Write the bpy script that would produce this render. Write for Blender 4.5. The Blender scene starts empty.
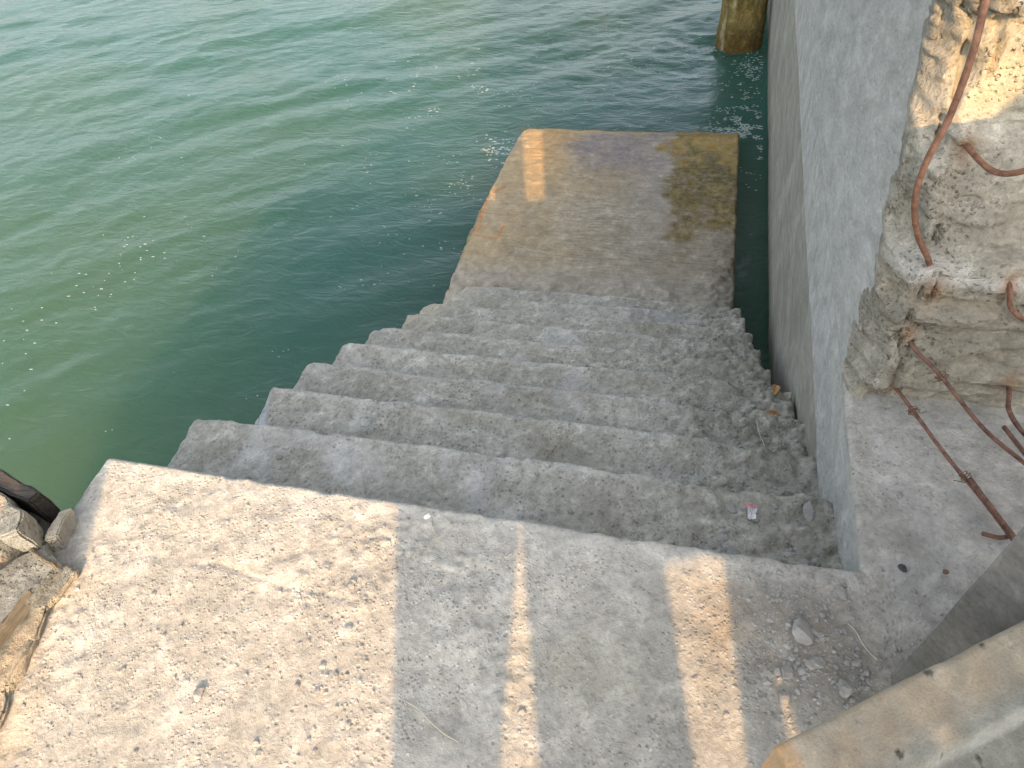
import bpy, bmesh, math, random
import numpy as np
from mathutils import Vector, Matrix
R = math.radians
rnd = random.Random(7)
sc = bpy.context.scene
C = sc.collection

# ------------------------------------------------------------------ camera
cam_d = bpy.data.cameras.new("camera"); cam = bpy.data.objects.new("camera", cam_d); C.objects.link(cam)
sc.camera = cam
PITCH, YAW, ROLL, FPX = 0.8377, 0.3396, -0.1492, 702.04
cy, sy, cp, sp = math.cos(YAW), math.sin(YAW), math.cos(PITCH), math.sin(PITCH)
fw = Vector((-sy*cp, cy*cp, -sp)); rt = Vector((cy, sy, 0)); up = rt.cross(fw)
cr, sr = math.cos(ROLL), math.sin(ROLL)
r2 = rt*cr + up*sr; u2 = -rt*sr + up*cr
M = Matrix((r2, u2, -fw)).transposed().to_4x4(); M.translation = Vector((1.5557, -0.8563, 1.5233))
cam.matrix_world = M
cam_d.sensor_width = 36; cam_d.lens = FPX/1024*36
cam_d.clip_start = 0.05; cam_d.clip_end = 3000

# ------------------------------------------------------------------ light
SUN_DIR = Vector((-0.24, 1.0, -0.46)).normalized()         # the way the light travels
elev = math.asin(-SUN_DIR.z); azi = math.atan2(-SUN_DIR.x, -SUN_DIR.y)   # toward the sun, clockwise from +Y
w = bpy.data.worlds.new("World"); sc.world = w; w.use_nodes = True
nt = w.node_tree; nt.nodes.clear()
sky = nt.nodes.new("ShaderNodeTexSky"); sky.sky_type = 'NISHITA'; sky.sun_disc = False
sky.sun_elevation = elev; sky.sun_rotation = azi
sky.air_density = 1.0; sky.dust_density = 4.0; sky.ozone_density = 1.0
bg = nt.nodes.new("ShaderNodeBackground"); bg.inputs[1].default_value = 0.15
wo = nt.nodes.new("ShaderNodeOutputWorld")
hs = nt.nodes.new("ShaderNodeHueSaturation"); hs.inputs['Saturation'].default_value = .45      # thick pale haze
nt.links.new(sky.outputs[0], hs.inputs['Color']); nt.links.new(hs.outputs[0], bg.inputs[0]); nt.links.new(bg.outputs[0], wo.inputs[0])
sd = bpy.data.lights.new("sun", 'SUN'); sd.energy = 2.6; sd.angle = R(0.35); sd.color = (1.0, 0.60, 0.27)
so = bpy.data.objects.new("sun", sd); C.objects.link(so)
so.rotation_euler = SUN_DIR.to_track_quat('-Z', 'Y').to_euler(); so.location = (3, -8, 6)
vs = sc.view_settings; vs.view_transform = 'Standard'; vs.look = 'None'; vs.exposure = 1.66; vs.gamma = 1
vs.use_curve_mapping = False

# ------------------------------------------------------------------ numpy noise
_rs = np.random.RandomState(11)
_T = _rs.rand(64, 64, 64).astype(np.float32)*2-1
def vnoise(p):
    i = np.floor(p).astype(int); f = p-i; f = f*f*f*(f*(f*6-15)+10)
    o = 0
    for a in (0, 1):
        for b in (0, 1):
            for c in (0, 1):
                wgt = (f[:, 0] if a else 1-f[:, 0])*(f[:, 1] if b else 1-f[:, 1])*(f[:, 2] if c else 1-f[:, 2])
                o = o+wgt*_T[(i[:, 0]+a) % 64, (i[:, 1]+b) % 64, (i[:, 2]+c) % 64]
    return o
def fbm(p, s, octv=4, seed=0, gain=.5):
    p = np.asarray(p, float)*s+seed*7.31+100; o = 0; a = 1; n = 0
    for _ in range(octv):
        o = o+a*vnoise(p); n += a; a *= gain; p = p*2.03+3.7
    return o/n*1.6
def sstep(a, b, x):
    t = np.clip((x-a)/(b-a), 0, 1); return t*t*(3-2*t)

# ------------------------------------------------------------------ objects
def link(name, me, mat=None, parent=None):
    o = bpy.data.objects.new(name, me); C.objects.link(o)
    if mat is not None and me is not None: me.materials.append(mat)
    if parent is not None: o.parent = parent
    return o
def tag(o, label=None, cat=None, group=None, kind=None):
    if label: o['label'] = label
    if cat: o['category'] = cat
    if group: o['group'] = group
    if kind or cat: o['kind'] = kind or 'thing'
    return o
def empty(name, loc=(0, 0, 0)):
    o = bpy.data.objects.new(name, None); C.objects.link(o); o.location = loc; o.empty_display_size = .1
    return o
def gridmesh(name, P, tint=None, smooth=True, ring=False):
    """P: (nu,nv,3) array"""
    nu, nv = P.shape[:2]
    idx = np.arange(nu*nv).reshape(nu, nv)
    a = idx[:-1, :-1]; b = idx[1:, :-1]; c = idx[1:, 1:]; d = idx[:-1, 1:]
    F = np.stack([a, b, c, d], -1).reshape(-1, 4)
    me = bpy.data.meshes.new(name)
    me.vertices.add(nu*nv); me.vertices.foreach_set('co', P.reshape(-1).astype(np.float32))
    me.loops.add(F.size); me.loops.foreach_set('vertex_index', F.reshape(-1).astype(np.int32))
    me.polygons.add(len(F)); me.polygons.foreach_set('loop_start', np.arange(0, F.size, 4, dtype=np.int32))
    me.polygons.foreach_set('loop_total', np.full(len(F), 4, np.int32))
    me.polygons.foreach_set('use_smooth', np.full(len(F), smooth))
    me.update(calc_edges=True)
    if tint is not None:
        at = me.color_attributes.new("tint", 'FLOAT_COLOR', 'POINT')
        at.data.foreach_set('color', tint.reshape(-1).astype(np.float32))
    me.validate()
    return me

def spaced(a, b, fine, lo=None, hi=None, grow=1.25, mx=.5):
    """coordinates from a to b, fine inside [lo,hi], growing outside"""
    lo = a if lo is None else lo; hi = b if hi is None else hi
    n = max(2, int(round((hi-lo)/fine))); mid = list(np.linspace(lo, hi, n+1))
    s = fine; x = hi; right = []
    while x < b-1e-6:
        s = min(s*grow, mx); x = min(x+s, b); right.append(x)
    s = fine; x = lo; left = []
    while x > a+1e-6:
        s = min(s*grow, mx); x = max(x-s, a); left.append(x)
    return np.array(left[::-1]+mid+right)

def block(name, xs, ys, ztop, depth, mat, rad=.02, amp=.004, chip=.02, scale=6, parent=None, top=None,
          tint=None, edges=(1, 1, 1, 1), seed=0, fine_depth=.02, side_amp=None, post=None, sides=(1, 1, 1, 1)):
    """A cast block: top grid with worn rounded edges and side walls going down. edges/sides = x0,x1,y0,y1"""
    dd = [0]; s = fine_depth
    while dd[-1] < depth: dd.append(min(dd[-1]+s, depth)); s *= 1.15
    dd = np.array(dd[1:])
    def ext(v, s0, s1):
        c = v; d = np.zeros(len(v))
        if s0: c = np.r_[np.full(len(dd), v[0]), c]; d = np.r_[dd[::-1], d]
        if s1: c = np.r_[c, np.full(len(dd), v[-1])]; d = np.r_[d, dd]
        return c, d
    X, DX = ext(xs, sides[0], sides[1]); Y, DY = ext(ys, sides[2], sides[3])
    gx, gy = np.meshgrid(X, Y, indexing='ij'); D = np.maximum(DX[:, None], DY[None, :])
    P = np.stack([gx, gy, np.full_like(gx, ztop)], -1).reshape(-1, 3); D = D.reshape(-1)
    x, y = P[:, 0].copy(), P[:, 1].copy()
    n2 = fbm(np.stack([x, y, np.full_like(x, ztop)], -1), 9, 4, seed+3)
    rr = rad*(1+.6*n2)+chip*np.clip(fbm(np.stack([x, y, np.full_like(x, ztop)], -1), 14, 3, seed+5)-.15, 0, 1)*2
    rr = np.clip(rr, .003, None)
    drop = np.zeros(len(x))
    for on, e in zip(edges, (x-xs[0], xs[-1]-x, y-ys[0], ys[-1]-y)):
        if not callable(on) and on == 0: continue
        r = rr*(on(x, y) if callable(on) else on)
        t = np.clip((r-e)/np.maximum(r, 1e-5), 0, 1)
        drop = drop+r*(1-np.sqrt(1-np.clip(t, 0, .995)**2))
    z = ztop-drop-D
    if top is not None: z = z+np.where(D <= 0, 1, np.exp(-D*8))*top(x, y)
    P[:, 2] = z
    N = np.stack([fbm(P, scale, 5, seed+k*3) for k in range(3)], -1)
    sa = amp if side_amp is None else side_amp
    P[:, 2] += amp*N[:, 2]
    P[:, :2] += N[:, :2]*sa
    if post is not None: P = post(P, D)
    T = None
    if tint is not None: T = tint(P[:, 0], P[:, 1], P[:, 2], D)
    else: T = np.zeros((len(P), 4))
    nu, nv = len(X), len(Y)
    me = gridmesh(name, P.reshape(nu, nv, 3), T.reshape(nu, nv, 4))
    return link(name, me, mat, parent)

def tintmix(base, col, a):
    """lay colour col over the tint array with weight a"""
    a = np.clip(a, 0, 1)
    na = base[:, 3]+a*(1-base[:, 3])
    w_ = np.where(na > 1e-6, a/np.maximum(na, 1e-6), 0)[:, None]
    base[:, :3] = base[:, :3]*(1-w_)+np.array(col)*w_
    base[:, 3] = na
    return base

# ------------------------------------------------------------------ materials
def mat_new(name):
    m = bpy.data.materials.new(name); m.use_nodes = True; nt = m.node_tree
    b = nt.nodes['Principled BSDF']
    return m, nt, b
def nn(nt, t, **k):
    n = nt.nodes.new(t)
    for a, v in k.items(): setattr(n, a, v)
    return n
def noise(nt, vec, scale, detail=6, rough=.6, dist=0.):
    n = nn(nt, 'ShaderNodeTexNoise'); n.inputs['Scale'].default_value = scale
    n.inputs['Detail'].default_value = detail; n.inputs['Roughness'].default_value = rough
    n.inputs['Distortion'].default_value = dist
    nt.links.new(vec, n.inputs['Vector']); return n.outputs['Fac']
def ramp(nt, fac, stops):
    r = nn(nt, 'ShaderNodeValToRGB'); el = r.color_ramp.elements
    while len(el) < len(stops): el.new(.5)
    for e, (p, c) in zip(el, stops):
        e.position = p; e.color = (c, c, c, 1) if isinstance(c, (int, float)) else (*c, 1)
    nt.links.new(fac, r.inputs[0]); return r.outputs[0]
def mix(nt, fac, a, b, mode='MIX'):
    m = nn(nt, 'ShaderNodeMix', data_type='RGBA', blend_type=mode)
    for s, v in ((m.inputs['Factor'], fac), (m.inputs['A'], a), (m.inputs['B'], b)):
        if isinstance(v, (int, float)): s.default_value = v
        elif isinstance(v, tuple): s.default_value = (*v, 1)
        else: nt.links.new(v, s)
    return m.outputs['Result']
def math_(nt, op, a, b=None):
    m = nn(nt, 'ShaderNodeMath', operation=op)
    for s, v in zip(m.inputs, (a, b)):
        if v is None: continue
        if isinstance(v, (int, float)): s.default_value = v
        else: nt.links.new(v, s)
    return m.outputs[0]
def mapping(nt, vec, scale=(1, 1, 1), rot=(0, 0, 0)):
    m = nn(nt, 'ShaderNodeMapping'); m.inputs['Scale'].default_value = scale
    m.inputs['Rotation'].default_value = rot; nt.links.new(vec, m.inputs['Vector']); return m.outputs[0]

def concrete(name, dark, light, tinted=True, pebble=1., stretch=None, speck=.5, pits=.5, bump=.6, grain=90, streak=None, streak_amt=0., white=.25, rough=.93, bdist=.006):
    m, nt, b = mat_new(name)
    pos = nn(nt, 'ShaderNodeTexCoord').outputs['Object']
    if stretch: pos = mapping(nt, mapping(nt, pos, rot=stretch[0]), stretch[1])
    big = noise(nt, pos, 2.3, 8, .62, .6)
    med = noise(nt, pos, 13, 8, .65, .4)
    fin = noise(nt, pos, grain, 6, .7)
    col = mix(nt, ramp(nt, big, [(.36, 0.), (.64, 1.)]), dark, light)
    col = mix(nt, ramp(nt, med, [(.3, .75), (.7, 0.)]), col, tuple(c*.72 for c in dark))
    col = mix(nt, math_(nt, 'MULTIPLY', ramp(nt, med, [(.55, 0.), (.72, 1.)]), white), col, tuple(min(1, c*1.45) for c in light))
    mot = noise(nt, pos, 38, 6, .72, .3)
    col = mix(nt, speck, col, ramp(nt, mot, [(.3, .68), (.5, 1.), (.7, 1.25)]), 'MULTIPLY')
    g = ramp(nt, fin, [(.28, .45), (.42, .92), (.55, 1.), (.75, 1.35)])
    col = mix(nt, speck, col, g, 'MULTIPLY')
    # streaks
    sb = None
    if streak is not None:
        sv = mapping(nt, pos, streak[0], streak[1])
        s_ = noise(nt, sv, streak[2], 7, .65, .3)
        col = mix(nt, streak_amt, col, ramp(nt, s_, [(.3, .55), (.5, 1.), (.7, 1.35)]), 'MULTIPLY'); sb = s_
    # aggregate grains and pits
    v = nn(nt, 'ShaderNodeTexVoronoi', feature='F1'); v.inputs['Scale'].default_value = 55
    nt.links.new(pos, v.inputs['Vector'])
    dots = ramp(nt, v.outputs['Distance'], [(.12, 1.), (.3, 0.)])
    pitm = math_(nt, 'MULTIPLY', dots, ramp(nt, noise(nt, pos, 9, 4, .6), [(.48, 0.), (.62, 1.)]))
    col = mix(nt, math_(nt, 'MULTIPLY', pitm, pits), col, tuple(c*.33 for c in dark))
    v2 = nn(nt, 'ShaderNodeTexVoronoi', feature='F1'); v2.inputs['Scale'].default_value = 85
    nt.links.new(pos, v2.inputs['Vector'])
    peb = math_(nt, 'MULTIPLY', ramp(nt, v2.outputs['Distance'], [(.2, 1.), (.34, 0.)]), ramp(nt, noise(nt, pos, 5, 5, .7), [(.45, 0.), (.6, 1.)]))
    sepn = nn(nt, 'ShaderNodeSeparateColor'); nt.links.new(v2.outputs['Color'], sepn.inputs[0])
    col = mix(nt, math_(nt, 'MULTIPLY', peb, .8*pebble), col, mix(nt, 1., col, ramp(nt, sepn.outputs[0], [(.0, .5), (.5, .95), (1., 1.55)]), 'MULTIPLY'))
    # tint
    if not tinted: nt.nodes['Principled BSDF'].label = 'plain'
    at = nn(nt, 'ShaderNodeAttribute', attribute_name='tint')
    col2 = mix(nt, .55, at.outputs['Color'], ramp(nt, med, [(.3, .55), (.7, 1.5)]), 'MULTIPLY')
    col2 = mix(nt, speck, col2, g, 'MULTIPLY')
    edge = math_(nt, 'MULTIPLY', at.outputs['Alpha'], ramp(nt, noise(nt, pos, 22, 7, .7), [(.3, .35), (.6, 1.)]))
    if tinted: col = mix(nt, edge, col, col2)
    nt.links.new(col, b.inputs['Base Color'])
    b.inputs['Roughness'].default_value = rough
    b.inputs['Specular IOR Level'].default_value = .25
    h = math_(nt, 'ADD', math_(nt, 'MULTIPLY', fin, .35), math_(nt, 'MULTIPLY', med, 1.1))
    h = math_(nt, 'SUBTRACT', h, math_(nt, 'MULTIPLY', pitm, .35))
    h = math_(nt, 'ADD', h, math_(nt, 'MULTIPLY', peb, .35*pebble))
    if sb is not None: h = math_(nt, 'ADD', h, math_(nt, 'MULTIPLY', sb, .4*streak_amt))
    bp = nn(nt, 'ShaderNodeBump'); bp.inputs['Strength'].default_value = bump; bp.inputs['Distance'].default_value = bdist*2.2
    nt.links.new(h, bp.inputs['Height']); nt.links.new(bp.outputs[0], b.inputs['Normal'])
    return m

M_deck = concrete('deck_concrete', (.36, .345, .30), (.49, .47, .42), speck=.75, pits=.4, bump=.55, white=.3)
M_step = concrete('step_concrete', (.38, .365, .31), (.56, .54, .475), speck=.9, pits=.5, bump=.9, white=.4, bdist=.007)
M_plat = concrete('platform_concrete', (.29, .25, .18), (.42, .375, .30), speck=.6, pits=.3, bump=.8, streak=((1, 7, 1), (0, 0, R(4)), 9), streak_amt=.8, white=.25)
M_wall = concrete('wall_plaster', (.39, .385, .355), (.48, .47, .44), speck=.7, pits=.25, bump=.6, white=.15, grain=110, bdist=.004, pebble=.3, stretch=((R(22), 0, 0), (1, .38, 1)))
M_low = concrete('wall_lower_concrete', (.29, .28, .23), (.42, .405, .355), speck=.3, pits=.1, bump=.3, pebble=0., streak=((1, 1, 7), (R(-38), 0, 0), 3.2), streak_amt=.35, white=.1)
M_face = concrete('broken_concrete', (.35, .33, .27), (.49, .47, .40), speck=.9, pits=.45, bump=1., streak=((1, 1, 2.5), (0, R(4), 0), 6), streak_amt=.4, white=.45, bdist=.01)
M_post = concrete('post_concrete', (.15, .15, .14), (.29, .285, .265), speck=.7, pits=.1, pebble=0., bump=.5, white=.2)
M_rail = concrete('rail_concrete', (.27, .26, .21), (.37, .36, .30), speck=.75, pits=0., pebble=0., grain=260, bump=.5, white=.4)
M_old = concrete('old_concrete', (.36, .31, .23), (.52, .47, .38), speck=.6, pits=.7, bump=1., white=.5, bdist=.01)
M_pile = concrete('pile_surface', (.16, .12, .035), (.34, .27, .1), speck=.5, pits=.2, bump=1., streak=((3.5, 3.5, .5), (0, 0, 0), 6), streak_amt=.9, white=.5, bdist=.02)
M_peb = concrete('stone_surface', (.28, .275, .255), (.44, .43, .40), tinted=False, speck=.4, pits=.2, bump=.5, white=.3)

def simple(name, c1, c2, scale=20, rough=.8, bump=.3, metal=0, bd=.002, stretch=(1, 1, 1)):
    m, nt, b = mat_new(name)
    pos = nn(nt, 'ShaderNodeTexCoord').outputs['Object']
    pos = mapping(nt, pos, stretch)
    f = noise(nt, pos, scale, 8, .7)
    nt.links.new(mix(nt, ramp(nt, f, [(.35, 0.), (.65, 1.)]), c1, c2), b.inputs['Base Color'])
    b.inputs['Roughness'].default_value = rough; b.inputs['Metallic'].default_value = metal
    bp = nn(nt, 'ShaderNodeBump'); bp.inputs['Strength'].default_value = bump; bp.inputs['Distance'].default_value = bd
    nt.links.new(f, bp.inputs['Height']); nt.links.new(bp.outputs[0], b.inputs['Normal'])
    return m
M_rust = simple('rusty_steel', (.07, .035, .025), (.26, .14, .10), 45, .9, 1., bd=.004)
M_rust2 = simple('bright_rust', (.10, .045, .028), (.27, .14, .085), 40, .9, 1., bd=.004)
M_wire = simple('rust_wire', (.10, .05, .03), (.20, .11, .07), 150, .9, .4)
M_wood = simple('tarred_wood', (.02, .017, .013), (.07, .055, .04), 14, .7, .8, stretch=(1, 6, 6), bd=.006)
M_plank = simple('weathered_wood', (.16, .11, .06), (.36, .28, .18), 12, .85, .6, stretch=(6, 1, 6), bd=.004)
M_leaf = simple('dry_leaf', (.32, .16, .05), (.50, .30, .13), 80, .8, .3)
M_straw = simple('dry_straw', (.40, .36, .26), (.52, .48, .38), 80, .8, .2)
M_white = simple('white_chip', (.7, .69, .66), (.85, .84, .8), 60, .6, .3)
M_paper = simple('crumpled_foil', (.55, .56, .58), (.78, .77, .76), 40, .35, .6)
M_pink = simple('pink_foil', (.6, .25, .28), (.75, .45, .45), 60, .4, .3)
M_black = simple('dark_stone', (.03, .033, .035), (.06, .065, .068), 40, .6, .4)
M_red = simple('brick_red', (.16, .09, .07), (.24, .14, .11), 60, .9, .4)
M_foam = simple('sea_foam', (.30, .38, .36), (.5, .58, .57), 60, .6, .3)
_nt = M_foam.node_tree; _b = _nt.nodes['Principled BSDF']; _b.inputs['Alpha'].default_value = .6
M_weed = simple('sea_weed', (.03, .07, .015), (.13, .15, .03), 60, .5, .3)

# ------------------------------------------------------------------ water
WZ = -1.905
def wave_h(x, y):
    p = np.stack([x, y, np.zeros_like(x)], -1)
    ca, sa = math.cos(R(28)), math.sin(R(28))
    u = x*ca+y*sa; v = -x*sa+y*ca
    q1 = np.stack([u*.5, v*1.25, np.full_like(x, 3.)], -1)
    q2 = np.stack([u*1.1, v*2.3, np.full_like(x, 9.)], -1)
    q1[:, :2] += .35*np.stack([fbm(p, .7, 2, 1), fbm(p, .7, 2, 2)], -1)
    h = .032*fbm(q1, 1.0, 2, 4)+.011*(1-np.abs(fbm(q2, .9, 3, 8))*1.3)+.004*fbm(p, 6, 3, 12)
    d = np.hypot(x-1.1, y-6.6); ch = np.exp(-(d/2.2)**2)
    h += ch*.016*(1-np.abs(fbm(p*[.7, 1.4, 1], 2.2, 3, 15))*1.6)+ch*.006*fbm(p, 9, 3, 17)
    calm = sstep(.0, 2.5, np.hypot(np.maximum(-x, 0), np.maximum(y-5.2, 0)))
    h = h*(.35+.65*calm)
    far = np.exp(-np.maximum(0, np.hypot(x, y-4)-30)/40)
    return h*far-.045*far
xs = spaced(-900, 900, .028, -8.5, 2.4, 1.12, 60); ys = spaced(-900, 900, .03, .3, 9.6, 1.12, 60)
gx, gy = np.meshgrid(xs, ys, indexing='ij')
Pw = np.stack([gx, gy, WZ+wave_h(gx.ravel(), gy.ravel()).reshape(gx.shape)], -1)
m, nt, b = mat_new('turbid_sea_water')
pos = nn(nt, 'ShaderNodeTexCoord').outputs['Object']
big = noise(nt, pos, .22, 3, .5, .3)
col = mix(nt, ramp(nt, big, [(.35, 0.), (.65, 1.)]), (.030, .092, .072), (.044, .094, .054))
nt.links.new(col, b.inputs['Base Color'])
b.inputs['Roughness'].default_value = .17; b.inputs['IOR'].default_value = 1.333
b.subsurface_method = 'BURLEY'; b.inputs['Subsurface Weight'].default_value = 1.0
b.inputs['Subsurface Radius'].default_value = (.45, 1.0, .8); b.inputs['Subsurface Scale'].default_value = 2.6
bn1 = noise(nt, mapping(nt, pos, (1, 2.2, 1), (0, 0, R(-28))), 4.5, 6, .55, .8)
bn2 = noise(nt, mapping(nt, pos, (1, 1.7, 1), (0, 0, R(20))), 17, 4, .5, .5)
hh = math_(nt, 'ADD', math_(nt, 'MULTIPLY', bn1, 1.), math_(nt, 'MULTIPLY', bn2, .22))
bp = nn(nt, 'ShaderNodeBump'); bp.inputs['Strength'].default_value = .4; bp.inputs['Distance'].default_value = .03
nt.links.new(hh, bp.inputs['Height']); nt.links.new(bp.outputs[0], b.inputs['Normal'])
M_water = m
tag(link('water', gridmesh('water', Pw), M_water), kind='structure')

# seabed far below
bm = bmesh.new(); bmesh.ops.create_grid(bm, x_segments=2, y_segments=2, size=900)
me = bpy.data.meshes.new('seabed'); bm.to_mesh(me); bm.free()
ob = link('seabed', me, simple('seabed_mud', (.05, .05, .03), (.1, .09, .06), 1)); ob.location.z = -5
tag(ob, kind='structure')

# ------------------------------------------------------------------ quay deck (the top slab)
W = 2.009
def deck_tint(x, y, z, D):
    T = np.zeros((len(x), 4)); p = np.stack([x, y, z], -1)
    n = fbm(p, 5, 5, 31)
    # dusty rubble patch at the right of the slab, greenish grey smudges in the middle, warm rust-stained left end
    a = np.exp(-(((x-1.86)/.14)**2+((y+.17)/.16)**2))
    tintmix(T, (.25, .225, .185), a*1.1*(n > -.35)*sstep(-.4, .2, n))
    a = np.exp(-(((x-1.42)/.12)**2+((y+.33)/.07)**2)); tintmix(T, (.30, .29, .22), a*.7)
    a = np.exp(-(((x-1.72)/.05)**2+((y+.16)/.10)**2)); tintmix(T, (.38, .30, .2), a*.6)
    a = sstep(.30, .05, x-.0-.2*n+.25*(y+.45))*sstep(-.2, -.4, y); tintmix(T, (.42, .34, .23), a*.6)
    a = np.exp(-(((x-1.98)/.06)**2+((y+.27)/.10)**2)); tintmix(T, (.13, .13, .11), a*.9)
    # lighter worn lip
    a = np.exp(-((y+.03)/.04)**2)*(x < 2.0); tintmix(T, (.50, .49, .45), a*.45)
    a = sstep(2.03, 2.08, x)*sstep(-.25, -.02, y); tintmix(T, (.52, .52, .5), a*.35)
    a = np.exp(-(((x-2.10)/.055)**2+((y-.1)/.05)**2)); tintmix(T, (.28, .27, .23), a*.6)
    return T
def deck_top(x, y):
    p = np.stack([x, y, np.zeros_like(x)], -1)
    h = .003*fbm(p, 3.5, 4, 41)+.0022*fbm(p, 28, 4, 43)
    pm = sstep(.0, .5, fbm(p, 3, 3, 47))
    h += pm*.004*np.clip(fbm(p, 60, 3, 49), -.2, 1)
    # a shallow broken trowel ridge across the lit part
    ly = -.25-.10*(x-.45)+.02*fbm(p, 6, 2, 51)
    h -= .0035*np.exp(-((y-ly)/.006)**2)*sstep(.38, .48, x)*sstep(.95, .85, x)
    return h
tag(block('quay_deck', spaced(0, 5, .0065, .0, 2.35, 1.3, .4), spaced(-5, 0, .0065, -.8, 0, 1.3, .4), 0, 2.6, M_deck, rad=.007, chip=.010, amp=.0015,
      scale=8, top=deck_top, tint=deck_tint, edges=(1, 0, 0, lambda x, y: sstep(2.03, 1.99, x)), seed=2), kind='structure')

# ------------------------------------------------------------------ quay wall under the right side
qw = empty('quay_wall', (W, 0, -2.2))
tag(qw, 'long grey quay wall dropping from the deck edge to the dark water beside the stairs', 'wall')
def qtop(x, y):
    return deck_top(x, y)-.0012+.0022*sstep(-.03, .0, y)
def q_tint(x, y, z, D):
    T = deck_tint(x, y, z, D); p = np.stack([x, y, z], -1)
    side = (D > 0)*1.
    a = side*np.exp(-(((y-.25)/.03)**2+((z+.12)/.03)**2)); tintmix(T, (.2, .19, .15), a*.7)
    a = side*.75; tintmix(T, (.43, .435, .42), a)
    return T
def q_post(P, D):
    P[:, 2] = np.where(D > .015, P[:, 2]*np.clip((.345-.035*P[:, 1]+.006*fbm(P*[0, 1, 0], 5, 3, 65))/.33, .06, 2), P[:, 2]); return P
o = block('coping', spaced(W, 5, .008, W, 2.6, 1.3, .4), spaced(-.03, 14, .008, -.03, .7, 1.15, .3), 0, .33, M_deck, rad=.008, chip=.010, amp=.0015,
          scale=8, top=qtop, tint=q_tint, post=q_post, edges=(lambda x, y: sstep(.62, .55, y), 0, 0, 0), seed=2, sides=(1, 0, 0, 1))
o.parent = qw; o.location = -Vector(qw.location)
# lower face: from the joint down below water, battered outwards a little less than plumb
nz = 90; zz = np.linspace(-.30, -3.0, nz); yy = spaced(.0, 14, .03, 0, 9, 1.2, .4)
gy, gz = np.meshgrid(yy, zz, indexing='ij')
joint = -.34+.035*gy
gz = joint+(gz+.30)*1.0
gx = W+.0025+np.maximum(0, (joint-gz)*.078)
P = np.stack([gx, gy, gz], -1).reshape(-1, 3)
P[:, 0] += .004*fbm(P, 2.5, 4, 61)
T = np.zeros((len(P), 4))
s_ = fbm(np.stack([P[:, 0], P[:, 1]*1.6+P[:, 2]*1.5, P[:, 2]*.22], -1), 2.6, 5, 63)
tintmix(T, (.24, .24, .205), sstep(.1, .7, s_)*.5); tintmix(T, (.45, .44, .40), sstep(-.1, -.9, s_)*.45)
tintmix(T, (.15, .14, .09), sstep(-1.55, -1.9, P[:, 2])*.9)
P = P.reshape(len(yy), nz, 3)[::-1]
capn = P[-1:].copy(); capn = np.repeat(capn, 2, 0); capn[1, :, 0] = 5.0; capn[0, :, 1] -= .0
T = T.reshape(len(yy), nz, 4)[::-1]
P = np.concatenate([P, capn[1:]], 0); T = np.concatenate([T, T[-1:]], 0)
o = link('lower_face', gridmesh('lower_face', P, T), M_low, qw); o.location = -Vector(qw.location)

# ------------------------------------------------------------------ broken wall standing on the quay
bw = empty('broken_wall', (W, .55, 0))
tag(bw, 'thick plastered concrete wall broken off at its near end with rusty bars sticking out', 'wall')
zs = spaced(0.0, 2.3, .006, 0, 1.2, 1.2, .1); nz = len(zs)
side_y = spaced(0, 13, .012, 0, .5, 1.12, .3)[::-1]         # distance back from the broken end
front_x = spaced(0, 1.4, .006, 0, .55, 1.2, .12)
ns = len(side_y); nf = len(front_x)
Pm = np.zeros((ns+nf-1, nz, 3))
def yface(x, z):
    p = np.stack([x, np.zeros_like(x), z], -1)
    n = fbm(p, 4, 4, 71)
    def terr(v, k): v = v*k; f = np.floor(v); return (f+sstep(.35, .65, v-f))/k
    flat = 1-np.exp(-((((x-2.12)/.08)**2+((z-.76)/.10)**2))**2)
    zj1 = .375+.02*fbm(p*[1, 1, 0], 5, 3, 73)+.02*x; zj2 = .66+.02*fbm(p*[1, 1, 0], 6, 3, 75)+.05*(x-W)
    pz = p*[1, 1, 2.6]
    y = .545+.07*z
    y = y-.030*sstep(.025, .07, z)*sstep(zj1+.004, zj1-.14, z)          # bulging bottom lift
    y = y+.065*sstep(zj1-.004, zj1+.004, z)+.03*sstep(zj1, zj2, z)
    y = y+.025*sstep(zj2-.005, zj2+.005, z)
    y = y+.012*sstep(.885, .895, z+.02*n)-.05*sstep(.89, .90, z+.02*n)*np.exp(-(((x-2.11)/.075)**2+((z-.93)/.06)**2)**2)
    y = y+flat*(.006*n+.004*fbm(p, 24, 4, 77))
    y = y+flat*(.020*terr(fbm(pz, 4.5, 3, 701), 4)+.011*terr(fbm(pz, 12, 3, 703), 4))
    # crack lines between lifts
    y = y+.022*np.exp(-((z-zj1)/.009)**2)*sstep(-.2, .3, fbm(p, 9, 2, 79))
    y = y+.02*np.exp(-((z-(.09+.02*n))/.006)**2)*sstep(2.2, 2.3, x)
    y = y+sstep(.95, 1.0, z)*.02*fbm(p, 11, 4, 80)
    return y
Z = np.broadcast_to(zs, (nf, nz)); X = np.broadcast_to(W+front_x[:, None], (nf, nz))
YF = yface(X.ravel(), Z.ravel()).reshape(nf, nz)
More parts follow.
